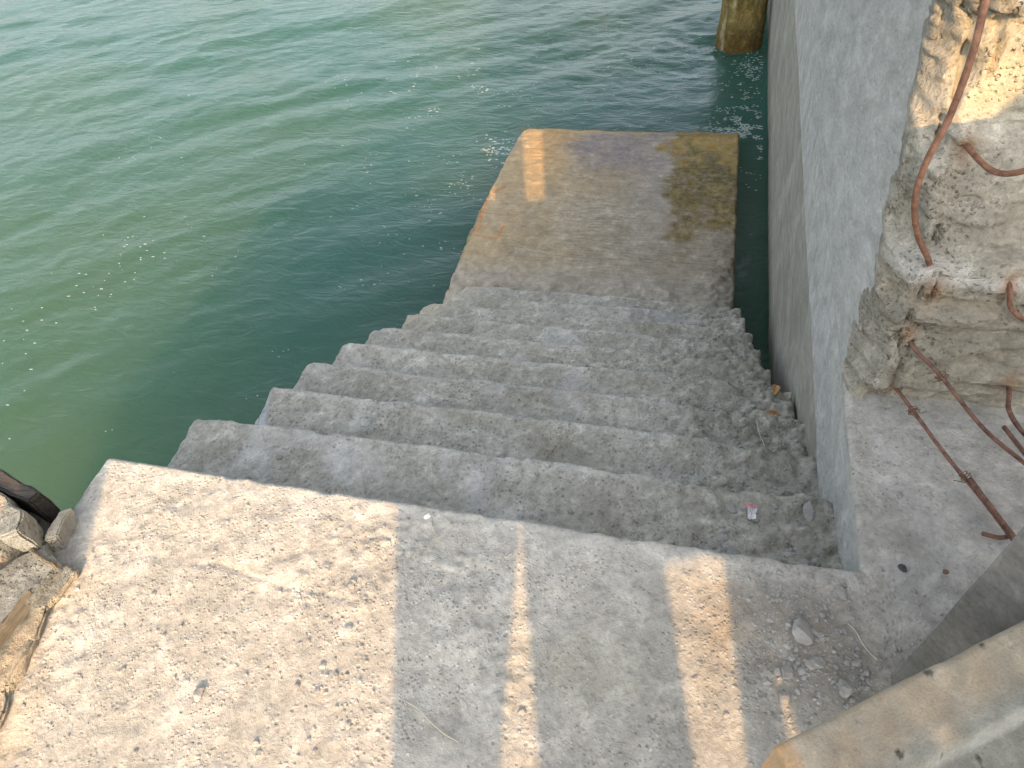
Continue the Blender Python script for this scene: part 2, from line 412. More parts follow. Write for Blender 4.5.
# crumbled corner: wide ragged chamfer
cz = np.stack([np.zeros(nz), np.zeros(nz), zs], -1)
cw = (.055+.03*fbm(cz, 7, 3, 81)+.015*np.exp(-((zs-.75)/.3)**2))*sstep(-.02, .10, zs)+.008
pn = np.stack([X.ravel(), YF.ravel(), Z.ravel()], -1)
e = np.clip(1-(X-W)/cw[None], 0, 1)
YF = YF+e*cw[None]*1.5+(e > 0)*e**.5*.022*fbm(pn*[1, 1, 1], 26, 4, 83).reshape(nf, nz)+e*.025*np.abs(fbm(pn, 9, 3, 84).reshape(nf, nz))
ck = fbm(pn*[9, 1, 1]+[0, 0, 0], 2.2, 4, 705).reshape(nf, nz)
YF = YF+.03*np.exp(-(ck/.045)**2)*sstep(.16, .08, X-W)*sstep(.0, .02, X-W)
YF = YF-.02*sstep(.1, .35, fbm(pn, 20, 3, 707)).reshape(nf, nz)*sstep(.11, .05, X-W)*sstep(0, .01, X-W)
Pm[ns-1:, :, 0] = X; Pm[ns-1:, :, 1] = YF; Pm[ns-1:, :, 2] = Z
Y0 = YF[0]
Pm[:ns, :, 0] = W; Pm[:ns, :, 1] = Y0[None]+side_y[:, None]; Pm[:ns, :, 2] = zs[None]
q = Pm[:ns].reshape(-1, 3)
Pm[:ns, :, 0] += (.0025*fbm(q, 3, 3, 85)+.0012*fbm(q, 40, 2, 87)).reshape(ns, nz)
T = np.zeros((ns+nf-1, nz, 4)); q = Pm.reshape(-1, 3); Tf = T.reshape(-1, 4)
side = np.zeros((ns+nf-1, nz)); side[:ns] = 1
# plaster peels off raggedly near the broken end
dist = np.zeros((ns+nf-1, nz)); dist[:ns] = side_y[:, None]
pl = side.ravel()*sstep(.018, .03, dist.ravel()+.022*fbm(q, 12, 4, 89))
tintmix(Tf, (.46, .46, .445), pl*.3)
fr = 1-side.ravel(); x, z = q[:, 0], q[:, 2]
zj1 = .375+.02*x-.0
tintmix(Tf, (.62, .61, .57), fr*np.exp(-((z-.395-.02*fbm(q, 5, 3, 73))/.016)**2)*.9)
tintmix(Tf, (.60, .58, .52), fr*np.exp(-((z-.69)/.02)**2)*.7)
tintmix(Tf, (.27, .23, .16), fr*np.exp(-((z-.335)/.03)**2)*.6)
tintmix(Tf, (.56, .54, .50), fr*np.exp(-(((x-2.10)/.06)**2+((z-.97)/.04)**2)**2))
tintmix(Tf, (.50, .44, .30), fr*np.exp(-(((x-2.13)/.08)**2+((z-.79)/.09)**2)**2)*.8)
tintmix(Tf, (.24, .22, .17), fr*sstep(.25, .6, fbm(q, 5, 4, 91))*.45)
for rx, rz_, rr_ in ((2.12, .375, .022), (2.11, .655, .02), (2.10, .235, .018), (2.115, .05, .016), (2.262, .40, .02), (2.36, .13, .02)):
    tintmix(Tf, (.30, .14, .05), fr*np.exp(-(((x-rx)/rr_)**2+((z-rz_+.012)/(rr_*1.6))**2))*.75)
# top cap and closing sides
back = Pm[-1:].copy(); back[:, :, 1] = 13.5; P2 = np.concatenate([Pm, back], 0); T2 = np.concatenate([T, T[-1:]], 0)
cap = P2[:, -1:].copy(); cap[:, 0, 0] = 2.7; cap[:, 0, 1] = np.clip(cap[:, 0, 1], 1.6, 13)
cap[:, 0, 2] = 2.3; P2 = np.concatenate([P2, cap], 1); T2 = np.concatenate([T2, T2[:, -1:]], 1)
me = gridmesh('body', P2, T2); o = link('body', me, M_face, bw); me.materials.append(M_wall)
vp = np.zeros((P2.shape[0], P2.shape[1])); vp[:ns+nf-1, :nz] = pl.reshape(ns+nf-1, nz); vp = vp.ravel()
fi = np.empty(len(me.polygons)*4, int); me.polygons.foreach_get('vertices', fi)
me.polygons.foreach_set('material_index', (vp[fi.reshape(-1, 4)].mean(1) > .5).astype(np.int32)); o.location = -Vector(bw.location)
o['label'] = 'smooth grey plastered side and crumbling cream broken end'

# ------------------------------------------------------------------ tubes
def catmull(pts, n=8):
    pts = [Vector(p) for p in pts]; P = [pts[0]*2-pts[1]]+pts+[pts[-1]*2-pts[-2]]; out = []
    for i in range(1, len(P)-2):
        for k in range(n):
            t = k/n; a, b_, c, d = P[i-1], P[i], P[i+1], P[i+2]
            out.append(.5*((2*b_)+(c-a)*t+(2*a-5*b_+4*c-d)*t*t+(3*b_-a-3*c+d)*t**3))
    out.append(P[-2]); return out
def tube(name, pts, r, mat, parent=None, seg=10, n=8, rib=0., rough=0., taper=None):
    c = catmull(pts, n) if n > 1 else [Vector(p) for p in pts]
    bm = bmesh.new(); prev = None; up_ = Vector((.13, .2, 1)).normalized()
    for i, p in enumerate(c):
        t = (c[min(i+1, len(c)-1)]-c[max(i-1, 0)]).normalized()
        a = t.cross(up_)
        if a.length < .1: a = t.cross(Vector((1, 0, 0)))
        a.normalize(); b_ = t.cross(a); up_ = b_ if False else up_
        f = i/(len(c)-1); rr = r*(1 if taper is None else taper[0]*(1-f)+taper[1]*f)
        rr *= 1+rib*(i % 2)+rough*rnd.uniform(-1, 1)
        ring = [bm.verts.new(p+a*math.cos(6.2832*k/seg)*rr+b_*math.sin(6.2832*k/seg)*rr) for k in range(seg)]
        if prev:
            for k in range(seg): bm.faces.new((prev[k], prev[(k+1) % seg], ring[(k+1) % seg], ring[k]))
        else: bm.faces.new(ring[::-1])
        prev = ring
    bm.faces.new(prev)
    bmesh.ops.recalc_face_normals(bm, faces=bm.faces)
    me = bpy.data.meshes.new(name); bm.to_mesh(me); bm.free()
    for f in me.polygons: f.use_smooth = True
    o = link(name, me, mat, parent)
    if parent is not None: o.location = -Vector(parent.location)
    return o
def helix(c, axis, r, turns, length, r0=0.002, jitter=.3):
    axis = Vector(axis).normalized(); a = axis.orthogonal().normalized(); b_ = axis.cross(a); out = []
    N = int(turns*10)
    for i in range(N+1):
        t = i/N; an = t*turns*6.2832; rr = r*(1+jitter*rnd.uniform(-.5, 1))
        out.append(Vector(c)+axis*(t-.5)*length+a*math.cos(an)*rr+b_*math.sin(an)*rr)
    return out

def rebar(pts, r, label, mat=M_rust, rib=.09, ties=()):
    o = tube('rebar', pts, r, mat, bw, seg=12, n=14, rib=rib, rough=.02)
    o['label'] = label
    for (c, ax, rr) in ties:
        t = tube('tie_wire', helix(c, ax, rr, 2.6, .016), .0011, M_wire, None, seg=6, n=2)
        t.parent = o; t.location = (0, 0, 0)
        # loose twisted ends
        e_ = [Vector(c)+Vector((rnd.uniform(-1, 1), rnd.uniform(-1, -.2), rnd.uniform(-.6, 1)))*rr*k*1.2 for k in range(4)]
        t2 = tube('tie_wire', e_, .0011, M_wire, None, seg=6, n=4); t2.parent = o
    return o
rebar([(2.06, .80, 1.30), (2.015, .68, 1.12), (1.994, .53, .985), (1.995, .505, .915), (1.995, .50, .81), (1.985, .50, .72), (1.992, .505, .63), (2.03, .53, .53), (2.085, .57, .435), (2.115, .60, .372), (2.12, .66, .345)],
      0.0064, 'long S-shaped bar bowing down the corner of the wall into the lower joint', M_rust2, rib=.0)
rebar([(2.36, .48, .86), (2.235, .54, .735), (2.195, .565, .672), (2.155, .60, .640), (2.12, .66, .645), (2.10, .76, .65)], 0.0062, 'short curved bar hooking into the upper joint', M_rust2, rib=0)
rebar([(2.42, .49, .325), (2.32, .50, .33), (2.275, .52, .35), (2.262, .55, .39), (2.262, .68, .405)], 0.0055, 'small orange bar curling out of the lower joint at the right', M_rust2, rib=0)
rebar([(2.085, .62, .25), (2.100, .56, .227), (2.125, .53, .19), (2.184, .477, .16), (2.254, .316, .16), (2.345, .20, .155), (2.52, -.06, .14)], 0.0046, 'long straight bar crossing towards the post from mid wall', ties=[((2.186, .474, .16), (.5, -.8, 0), .012)])
rebar([(2.10, .62, .05), (2.112, .55, .043), (2.14, .49, .045), (2.212, .326, .042), (2.275, .21, .036), (2.335, .10, .02)], 0.0046, 'lower bar lying over the deck from the foot of the wall', ties=[((2.155, .455, .045), (.4, -.9, 0), .011), ((2.245, .27, .042), (.4, -.9, 0), .010)])
rebar([(2.250, .255, .052), (2.285, .185, .045), (2.345, .085, .026)], 0.0055, 'doubled end of the lower bar')
rebar([(2.265, .130, .020), (2.30, .128, .016), (2.33, .14, .012)], 0.005, 'short cross stub under the lower bar')
rebar([(2.36, .62, .13), (2.359, .50, .105), (2.352, .44, .095), (2.372, .36, .10), (2.45, .25, .1)], 0.0055, 'dark bent bar dropping from the crack at the right')
rebar([(2.327, .385, .10), (2.36, .30, .10), (2.43, .16, .09)], 0.005, 'short loose bar end beside the bent bar')

# ------------------------------------------------------------------ staircase
T_, RZ, Y0s = .30, .1834, .0143
st = empty('concrete_staircase', (1., 0, -2.0))
tag(st, 'worn grey concrete stairs going down from the deck edge to the landing by the water', 'staircase')
def step_tint(k):
    def f(x, y, z, D):
        T = np.zeros((len(x), 4)); p = np.stack([x, y, z], -1); n = fbm(p, 4, 5, 101+k)
        tintmix(T, (.50, .50, .475), sstep(.2, .6, n)*.6)                                    # cement wash
        tintmix(T, (.27, .25, .19), sstep(.1, .6, fbm(p, 3, 5, 121+k))*.65)
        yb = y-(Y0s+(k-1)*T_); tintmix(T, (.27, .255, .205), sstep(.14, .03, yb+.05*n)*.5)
        tintmix(T, (.50, .49, .455), sstep(.035, .01, T_-yb+.015*n)*(x < 1.6)*.6)                      # mud
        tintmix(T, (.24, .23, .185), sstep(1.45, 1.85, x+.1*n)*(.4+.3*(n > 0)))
        if k == 2: tintmix(T, (.52, .54, .54), sstep(.135, .115, x+.4*(y-.45)+.02*n)*sstep(.25, .35, y))
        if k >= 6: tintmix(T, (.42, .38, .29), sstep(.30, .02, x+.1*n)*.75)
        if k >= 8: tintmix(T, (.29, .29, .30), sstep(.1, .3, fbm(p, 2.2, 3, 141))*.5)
        return T
    return f
for k in range(1, 10):
    y0 = Y0s+(k-1)*T_; y1 = Y0s+k*T_
    if k == 1: y0 = -.05
    worn = max(0, (k-4)/5.)
    xl = [0, .01, .0, .01, .005, -.005, .045, .0, .02, -.02][k]
    xr = [0, 2.03, 2.035, 2.04, 2.03, 1.985, 1.97, 1.955, 1.93, 1.93][k]
    def top(x, y, k=k, y0=y0, y1=y1, worn=worn):
        p = np.stack([x, y, np.full_like(x, k*1.)], -1)
        h = .003*fbm(p, 2, 3, 151)+.003*fbm(p, 30, 4, 153)+.004*np.clip(fbm(p, 62, 3, 155), -.2, 1)
        rub = sstep(1.5, 1.85, x+.15*fbm(p, 3, 2, 157))*(1 if k < 3 else 1.4 if k < 8 else .8)
        back = sstep(.16, 0., y-(Y0s+(k-1)*T_))                        # debris banked against the riser behind
        h += rub*(.010*fbm(p, 13, 4, 159)+.014*fbm(p, 30, 3, 161)+.045*back)
        h += back*.006*(1+fbm(p, 6, 3, 163))
        nose = sstep(.10+.06*rub, 0, y1-y)                              # nose knocked down
        h -= nose*(rub*.02+worn*.006)*(1+fbm(p, 9, 3, 165))
        h -= sstep(.04, 0, y1-y)*.008*sstep(.35, .6, fbm(p, 10, 3, 167))
        c_ = sstep(.09, 0, x)*.02*(1+fbm(p, 8, 3, 169)); h -= c_*(1+worn)
        if k == 2: h -= np.clip(.13-(x+.4*(y-.5)), 0, 1)*.9*sstep(.3, .36, y)
        if k == 1: h -= .018*sstep(1.86, 1.9, x)*0+.02*np.exp(-((x-1.62)/.012)**2)*nose
        return h
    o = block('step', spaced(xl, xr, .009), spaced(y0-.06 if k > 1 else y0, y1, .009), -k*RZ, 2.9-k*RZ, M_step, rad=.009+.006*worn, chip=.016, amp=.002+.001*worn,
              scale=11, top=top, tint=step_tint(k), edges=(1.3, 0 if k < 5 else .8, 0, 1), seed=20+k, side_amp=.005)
    o.parent = st; o.location = -Vector(st.location)
    if k == 2: o['label'] = 'step with a pale freshly chipped left corner'

# ------------------------------------------------------------------ landing platform at the water
PZ = -1.83
def plat_tint(x, y, z, D):
    T = np.zeros((len(x), 4)); p = np.stack([x, y, z], -1); n = fbm(p, 3.2, 5, 201)*1.3; n2 = fbm(p, 9, 4, 203)
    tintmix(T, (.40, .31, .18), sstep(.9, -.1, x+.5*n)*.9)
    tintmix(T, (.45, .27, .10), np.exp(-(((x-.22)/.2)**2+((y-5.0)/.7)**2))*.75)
    tintmix(T, (.185, .165, .18), np.exp(-(((x-.85+.2*n)/.42)**2+((y-4.8+.2*n2)/.42)**2)**1.5)*.9)
    tintmix(T, (.27, .215, .13), sstep(.1, .5, fbm(p, 1.7, 4, 205))*sstep(3., 3.5, y)*.6)
    tintmix(T, (.30, .285, .275), np.exp(-(((x-1.3)/.3)**2+((y-4.2)/.7)**2))*.6)
    tintmix(T, (.36, .33, .28), sstep(3.3, 2.95, y+.1*n)*.8)
    a = sstep(1.25, 1.50, x+.22*n+.10*n2)*sstep(3.3, 3.9, y+.5*n)*(.55+.45*sstep(-.4, .3, n2))
    tintmix(T, (.115, .085, .022), a*1.)
    tintmix(T, (.115, .085, .022), a*1.)
    tintmix(T, (.33, .21, .05), a*sstep(4.55, 4.95, y+.25*n2)*.9)
    tintmix(T, (.26, .20, .06), a*sstep(0, .5, n2)*.6)
    tintmix(T, (.06, .065, .02), a*sstep(.25, .6, fbm(p, 6, 4, 207))*.7)
    tintmix(T, (.11, .105, .085), sstep(1.62, 1.86, x+.05*n2)*sstep(3.9, 3.4, y)*.75)
    tintmix(T, (.48, .33, .13), sstep(5.1, 5.17, y+.04*n2)*sstep(1.25, 1.0, x)*.7)
    rim = np.minimum(np.minimum(x+.15, 1.9-x), 5.22-y); tintmix(T, (.13, .11, .055), sstep(.035, .0, rim+.02*n2)*.7*sstep(2.9, 3.3, y))
    # faint orange paint strokes near the left edge
    def stroke(x0, y0, x1, y1, wd):
        dx, dy = x1-x0, y1-y0; t = np.clip(((x-x0)*dx+(y-y0)*dy)/(dx*dx+dy*dy), 0, 1)
        return sstep(wd, wd*.5, np.hypot(x-x0-t*dx, y-y0-t*dy))
    s_ = 0
    for a_ in ((-.14, 4.02, -.10, 3.50, .020), (-.10, 3.50, .09, 3.46, .018), (.09, 3.46, .10, 3.66, .018), (-.14, 4.10, -.02, 4.20, .02), (-.16, 3.62, -.05, 3.60, .02)):
        s_ = np.maximum(s_, stroke(*a_))
    tintmix(T, (.50, .17, .04), s_*.65*sstep(-.5, .2, n2+.3))
    return T
def plat_top(x, y):
    p = np.stack([x, y, np.zeros_like(x)], -1)
    h = .010*fbm(p, 2.2, 4, 211)+.003*fbm(p*[1, 4, 1], 8, 4, 213)
    h += sstep(3.25, 2.9, y)*(.03+.018*fbm(p, 12, 3, 215))+sstep(1.55, 1.85, x)*sstep(3.9, 3.2, y)*.025*(1+fbm(p, 14, 4, 217))
    h -= .03*sstep(5.12, 5.25, y+.05*fbm(p, 3, 2, 219))
    return h
def plat_post(P, D):
    b_ = P[:, 1]
    P[:, 0] += sstep(.6, 0, P[:, 0])*(-.03*np.sin((b_-2.9)*2.1)+.05*sstep(4.9, 5.25, b_))
    return P
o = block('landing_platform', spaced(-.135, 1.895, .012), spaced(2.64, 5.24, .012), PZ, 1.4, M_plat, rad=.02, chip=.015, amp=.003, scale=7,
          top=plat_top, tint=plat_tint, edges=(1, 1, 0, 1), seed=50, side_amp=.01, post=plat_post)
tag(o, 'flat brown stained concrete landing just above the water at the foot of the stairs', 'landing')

# ------------------------------------------------------------------ pile in the water
def ring_column(name, cx_, cy_, r, z0, z1, mat, seed, square=.0, nz=60, ns_=64):
    zz = np.linspace(z0, z1, nz); an = np.linspace(0, 2*math.pi, ns_)
    A, Z_ = np.meshgrid(an, zz, indexing='ij')
    rr = r*(1+.0*A)
    P = np.stack([cx_+rr*np.cos(A), cy_+rr*np.sin(A), Z_], -1).reshape(-1, 3)
    n = .02*fbm(P*[1, 1, .35], 7, 4, seed); P[:, 0] += n*np.cos(A).ravel(); P[:, 1] += n*np.sin(A).ravel()
    T = np.zeros((len(P), 4)); tintmix(T, (.09, .05, .012), sstep(WZ+.28, WZ+.02, P[:, 2])*.85)
    tintmix(T, (.10, .075, .02), sstep(WZ+.6, WZ+1.0, P[:, 2])*.5)
    tintmix(T, (.55, .50, .33), sstep(.25, .6, fbm(P*[3, 3, .6], 6, 3, seed+2))*.6)
    return link(name, gridmesh(name, P.reshape(ns_, nz, 3), T.reshape(ns_, nz, 4)), mat)
o = ring_column('pile', 1.86, 7.25, .235, -4, -.40, M_pile, 5)
tag(o, 'round yellow-brown weed-stained pile rising out of the dark water beside the wall', 'pile')

# ------------------------------------------------------------------ near post and rail on the right
d = Vector((.819, .574, 0)); nrm = Vector((-.574, .819, 0))
def local_block(name, origin, L, Wd, H, mat, seed, tint=None, rad=.012, profile=None, fine=.006, label=None, cat=None):
    xs_ = spaced(0, L, fine); ys_ = spaced(0, Wd, fine)
    o = block(name, xs_, ys_, H, H, mat, rad=rad, chip=.008, amp=.002, scale=9, top=profile, tint=tint, seed=seed, fine_depth=.01)
    o.rotation_euler = (0, 0, math.atan2(d.y, d.x)); o.location = origin
    if label: tag(o, label, cat)
    return o
A = Vector((2.042, -.234, 0))
def post_tint(x, y, z, D):
    T = np.zeros((len(x), 4)); p = np.stack([x, y, z], -1)
    n = fbm(p, 6, 4, 301)
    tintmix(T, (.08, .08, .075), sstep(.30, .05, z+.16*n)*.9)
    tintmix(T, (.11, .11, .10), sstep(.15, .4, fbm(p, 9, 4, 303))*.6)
    return T
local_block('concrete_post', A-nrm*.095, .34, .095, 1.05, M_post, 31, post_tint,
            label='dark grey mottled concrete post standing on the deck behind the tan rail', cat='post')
RL = Vector((1.733, -.552, 0))                  # far-left end of the rail's back edge
def rail_prof(x, y):
    # y runs from the near side (0) to the back edge (Wd)
    Wd = .27; t = Wd-y
    h = -.030*sstep(.088, .10, t)+.0*t
    h = h-.018*sstep(.10, .165, t)+.030*sstep(.168, .182, t)
    p = np.stack([x, y, 0*x], -1); h = h+.0018*fbm(p, 22, 4, 315)-.003*np.clip(fbm(p, 14, 3, 317)-.2, 0, 1)*4*np.exp(-((t-.09)/.02)**2)
    return h
def rail_tint(x, y, z, D):
    T = np.zeros((len(x), 4)); p = np.stack([x, y, z], -1); n = fbm(p, 9, 4, 311); t = .27-y
    tintmix(T, (.39, .305, .205), sstep(.088, .05, t+.012*n)*.8)
    tintmix(T, (.44, .27, .13), sstep(.024, .008, x+.004*n)*.85)  # warm sunlight on the rail's left end, painted into the colour
    tintmix(T, (.55, .42, .28), np.exp(-(((x-.20)/.018)**2+((t-.075)/.014)**2))*.9)
    tintmix(T, (.50, .51, .50), sstep(.168, .178, t)*.85)
    tintmix(T, (.42, .42, .38), np.exp(-((t-.094)/.006)**2)*sstep(.12, .25, x+.03*n)*.8)
    for (sx, sy_, r_) in ((.085, .115, .007), (.095, .113, .006), (.105, .113, .006), (.128, .114, .004), (.148, .115, .004), (.16, .116, .003), (.185, .090, .004), (.235, .110, .006), (.233, .121, .005), (.225, .15, .007), (.135, .07, .005), (.24, .005, .004), (.33, .005, .004)):
        for _ in range(3): tintmix(T, (.035, .03, .022), sstep(r_*1.4, r_*.7, np.hypot(x-sx, t-sy_)+.003*n))
    return T
o = local_block('concrete_rail', RL-nrm*.27+Vector((0, 0, .40)), 1.9, .27, .10, M_rail, 33, rail_tint, rad=.006, profile=rail_prof, fine=.004,
                label='tan and grey stepped concrete rail crossing the bottom right corner in front of the post', cat='rail')

# ------------------------------------------------------------------ broken old masonry at the left edge
def chunk(name, poly, z0, z1, mat, label, cat, amp=.012, seed=0, cuts=5, parent=None, bevel=.012, tilt=(0, 0), tint=None):
    bm = bmesh.new(); c = Vector((sum(p[0] for p in poly)/len(poly), sum(p[1] for p in poly)/len(poly), 0))
    lo = [bm.verts.new((p[0]-c.x, p[1]-c.y, z0)) for p in poly]
    hi = [bm.verts.new((p[0]-c.x, p[1]-c.y, z1+(p[0]-c.x)*tilt[0]+(p[1]-c.y)*tilt[1])) for p in poly]
    n = len(poly); bm.faces.new(lo[::-1]); bm.faces.new(hi)
    for i in range(n): bm.faces.new((lo[i], lo[(i+1) % n], hi[(i+1) % n], hi[i]))
    bmesh.ops.recalc_face_normals(bm, faces=bm.faces)
    bmesh.ops.bevel(bm, geom=bm.edges[:], offset=bevel, segments=2, affect='EDGES')
    bmesh.ops.triangulate(bm, faces=bm.faces[:])
    for _ in range(cuts):
        ed = [e for e in bm.edges if e.calc_length() > max(.012, bevel*1.2)]
        if not ed: break
        bmesh.ops.subdivide_edges(bm, edges=ed, cuts=1); bmesh.ops.triangulate(bm, faces=bm.faces[:])
    co = np.array([v.co[:] for v in bm.verts])+np.array(c)
    N = np.stack([fbm(co, 14, 4, seed+k) for k in range(3)], -1)*amp
    for v, dn in zip(bm.verts, N): v.co += Vector(dn)
    me = bpy.data.meshes.new(name); bm.to_mesh(me); bm.free()
    for f in me.polygons: f.use_smooth = amp > .01
    ty = np.zeros((len(me.vertices), 4))
    if tint: tintmix(ty, tint[0], tint[1]*np.ones(len(ty)))
    at = me.color_attributes.new("tint", 'FLOAT_COLOR', 'POINT'); at.data.foreach_set('color', ty.ravel().astype(np.float32))
    o = link(name, me, mat); o.location = c
    tag(o, label, cat); return o
chunk('masonry_footing', [(-1.2, -.02), (-.16, -.16), (.01, -.19), (.02, -1.2), (-.2, -2.6), (-1.2, -2.6)], -2.6, -.03, M_old,
      'old rough masonry under the broken cream slabs at the left edge', 'masonry', amp=.01, seed=400, cuts=6)
chunk('broken_slab', [(-.9, -.06), (-.22, -.19), (-.10, -.215), (-.012, -.262), (-.035, -.335), (-.075, -.40), (-.9, -1.2)], -.03, .085, M_old,
      'upper flat broken slab of cream concrete, its corner pointing at the deck', 'slab', amp=.006, seed=401, cuts=7, bevel=.005, tilt=(.06, 0))
chunk('broken_slab', [(-.045, -.425), (.0, -.345), (.045, -.30), (.122, -.345), (.112, -.39), (.098, -.46), (.078, -.55), (.09, -.66), (-.15, -1.0), (-.5, -.9)], -.03, .045, M_old,
      'lower flat broken slab with a dark hollow, between the upper cream slab and the deck', 'slab', amp=.005, seed=403, cuts=7, bevel=.005)
chunk('mortar_ledge', [(.095, -.325), (.165, -.335), (.145, -.43), (.165, -.52), (.195, -.64), (.28, -.95), (.0, -1.0), (.05, -.6)], -.03, .016, M_old,
      'crumbly tan mortar ledge along the left edge of the sunlit deck', 'ledge', amp=.012, seed=405, cuts=7, bevel=.006, tint=((.34, .28, .19), .5))
chunk('concrete_fragment', [(-.07, -.235), (.015, -.26), (.05, -.315), (.0, -.335), (-.04, -.30)], .04, .125, M_old,
      'pale cream broken fragment lying on the corner of the upper slab', 'fragment', amp=.006, seed=411, cuts=5, bevel=.005, tilt=(.25, .1))
chunk('concrete_block', [(.018, -.21), (.048, -.195), (.075, -.28), (.045, -.30)], -.03, .05, M_old,
      'small tan block at the corner of the deck over the water', 'block', amp=.007, seed=413, cuts=5, bevel=.004, tint=((.40, .37, .31), .5))
chunk('stone_lump', [(-.06, -.47), (-.02, -.46), (.02, -.49), (-.01, -.54), (-.06, -.53)], .03, .085, M_old,
      'rounded pale stone lump sitting on the lower broken slab', 'stone', amp=.012, seed=415, cuts=4)
chunk('timber_beam', [(-.60, -.015), (-.02, -.185), (-.035, -.22), (-.62, -.07)], -.10, .06, M_wood,
      'black tarred timber edge along the water beside the upper slab', 'beam', amp=.004, seed=421, cuts=6, bevel=.006, tilt=(.12, 0))
def board(name, a, b_, wdt, th, zc, mat, label, cat, seed):
    a = Vector(a); b_ = Vector(b_); t = (b_-a).normalized(); s_ = Vector((-t.y, t.x))*wdt/2
    return chunk(name, [tuple(a-s_), tuple(b_-s_), tuple(b_+s_), tuple(a+s_)], zc-th, zc, mat, label, cat, amp=.003, seed=seed, cuts=5, bevel=.003)
board('wooden_plank', (.03, -.325), (.122, -.352), .008, .03, .062, M_plank, 'short weathered plank edge wedged under the cream fragment', 'plank', 431)
board('wooden_plank', (.085, -.66), (.103, -.42), .005, .05, .058, M_plank, 'long weathered plank edge along the crack between lower slab and mortar', 'plank', 433)
# ------------------------------------------------------------------ unseen shapes added behind the camera, outlined to throw the deck shadows
SY = -3.0
def blocker(poly, label, seed, th=.06):
    bm = bmesh.new(); n = len(poly); cx_ = sum(p[0] for p in poly)/n
    f0 = [bm.verts.new((p[0]-cx_, 0, p[1])) for p in poly]; f1 = [bm.verts.new((p[0]-cx_, -th, p[1])) for p in poly]
    bm.faces.new(f0); bm.faces.new(f1[::-1])
    for i in range(n): bm.faces.new((f0[i], f1[i], f1[(i+1) % n], f0[(i+1) % n]))
    bmesh.ops.recalc_face_normals(bm, faces=bm.faces)
    me = bpy.data.meshes.new('shadow_blocker'); bm.to_mesh(me); bm.free()
    o = link('shadow_blocker', me, M_post); o.location = (cx_, SY, 0)
    tag(o, label, 'blocker'); return o
blocker([(1.685, 0), (1.885, 0), (1.892, 1.13), (1.944, 1.395), (1.885, 1.41), (1.87, 2.0), (2.10, 2.15), (2.10, 3.6), (1.3, 3.6), (1.575, 2.0), (1.63, 1.40), (1.69, 1.10)],
       'added unseen shadow pillar behind the viewer, the leftmost of three', 1)
blocker([(1.985, 0), (2.27, 0), (2.279, 1.16), (2.286, 1.375), (2.45, 1.408), (2.45, 3.6), (2.105, 3.6), (2.08, 2.1), (2.06, 1.41), (1.957, 1.398), (1.990, 1.13)],
       'added unseen shadow pillar with a lintel arm behind the viewer, the middle of three', 2)
blocker([(2.375, 0), (2.475, 0), (2.470, 1.20), (2.488, 1.34), (2.514, 1.20), (2.535, 0), (3.9, 0), (4.3, 2.75), (3.30, 2.69), (3.12, 2.535), (3.05, 2.435), (2.985, 2.33), (2.96, 2.24), (2.915, 2.06), (2.87, 2.25), (2.80, 3.6), (2.452, 3.6), (2.440, 1.408), (2.388, 1.17)],
       'broad added unseen shadow-throwing shape behind the viewer, the rightmost of three', 3)

blocker([(.685, 0), (.70, 0), (.70, 1.16), (.79, 1.235), (.727, 1.40), (.72, 1.80), (.56, 1.80), (.60, 1.25), (.685, 1.18)],
       'thin added unseen shadow-throwing shape with a wide top behind the viewer, far left of the others', 4, th=.03)
# ------------------------------------------------------------------ gravel, stones and litter
def deck_z(x, y): return float(deck_top(np.array([x]), np.array([y]))[0])
def stone_mesh(name, r, seed, flat=.6, sub=2, el=1.3):
    bm = bmesh.new(); bmesh.ops.create_icosphere(bm, subdivisions=sub, radius=1)
    co = np.array([v.co[:] for v in bm.verts]); n = fbm(co, .9, 2, seed)
    cut = [Vector((rnd.gauss(0, 1), rnd.gauss(0, 1), rnd.gauss(0, 1))).normalized() for _ in range(7)]
    for v, k in zip(bm.verts, n):
        p = v.co.normalized()*(1+.25*k)
        for c in cut:
            dd = p.dot(c)-.68
            if dd > 0: p -= c*dd
        v.co = Vector((p.x*r*el, p.y*r, p.z*r*flat))
    me = bpy.data.meshes.new(name); bm.to_mesh(me); bm.free(); return me
def stone(x, y, z, r, label, cat='stone', mat=None, seed=0, flat=.55, el=1.3, rot=None, name='stone'):
    me = stone_mesh(name, r, seed, flat, 3, el); o = link(name, me, mat or M_peb)
    o.location = (x, y, z+r*flat*.45); o.rotation_euler = (rnd.uniform(-.15, .15), rnd.uniform(-.15, .15), rnd.uniform(0, 6.28) if rot is None else rot)
    return tag(o, label, cat)
stone(1.879, -.165, deck_z(1.879, -.165), .022, 'largest pale grey angular stone in the rubble patch on the deck', seed=1)
stone(1.905, -.225, deck_z(1.905, -.225), .014, 'flat light stone just below the largest one in the rubble patch', seed=2, flat=.4)
stone(1.955, -.275, deck_z(1.955, -.275), .013, 'whitish stone near the foot of the dark post', seed=3)
stone(1.842, -.262, deck_z(1.842, -.262), .013, 'grey stone beside the thin sliver of sunlight', seed=4)
stone(1.835, -.315, deck_z(1.835, -.315), .012, 'long grey stone touching the sliver of sunlight', seed=5, el=1.9)
stone(1.96, -.06, deck_z(1.96, -.06), .011, 'small slanted stone on the deck between stairs and rubble', seed=6, el=1.8)
stone(2.095, .024, deck_z(2.095, .024), .009, 'small black stone on the pale deck right of the stairs', mat=M_black, seed=7)
stone(2.181, .03, deck_z(2.181, .03), .006, 'tiny reddish brick crumb on the deck right of the black stone', 'crumb', M_red, 8, name='brick_crumb')
stone(.986, -.033, deck_z(.986, -.033), .0065, 'small bright white chip near the deck edge in the shade', 'chip', M_white, 9, name='white_chip')
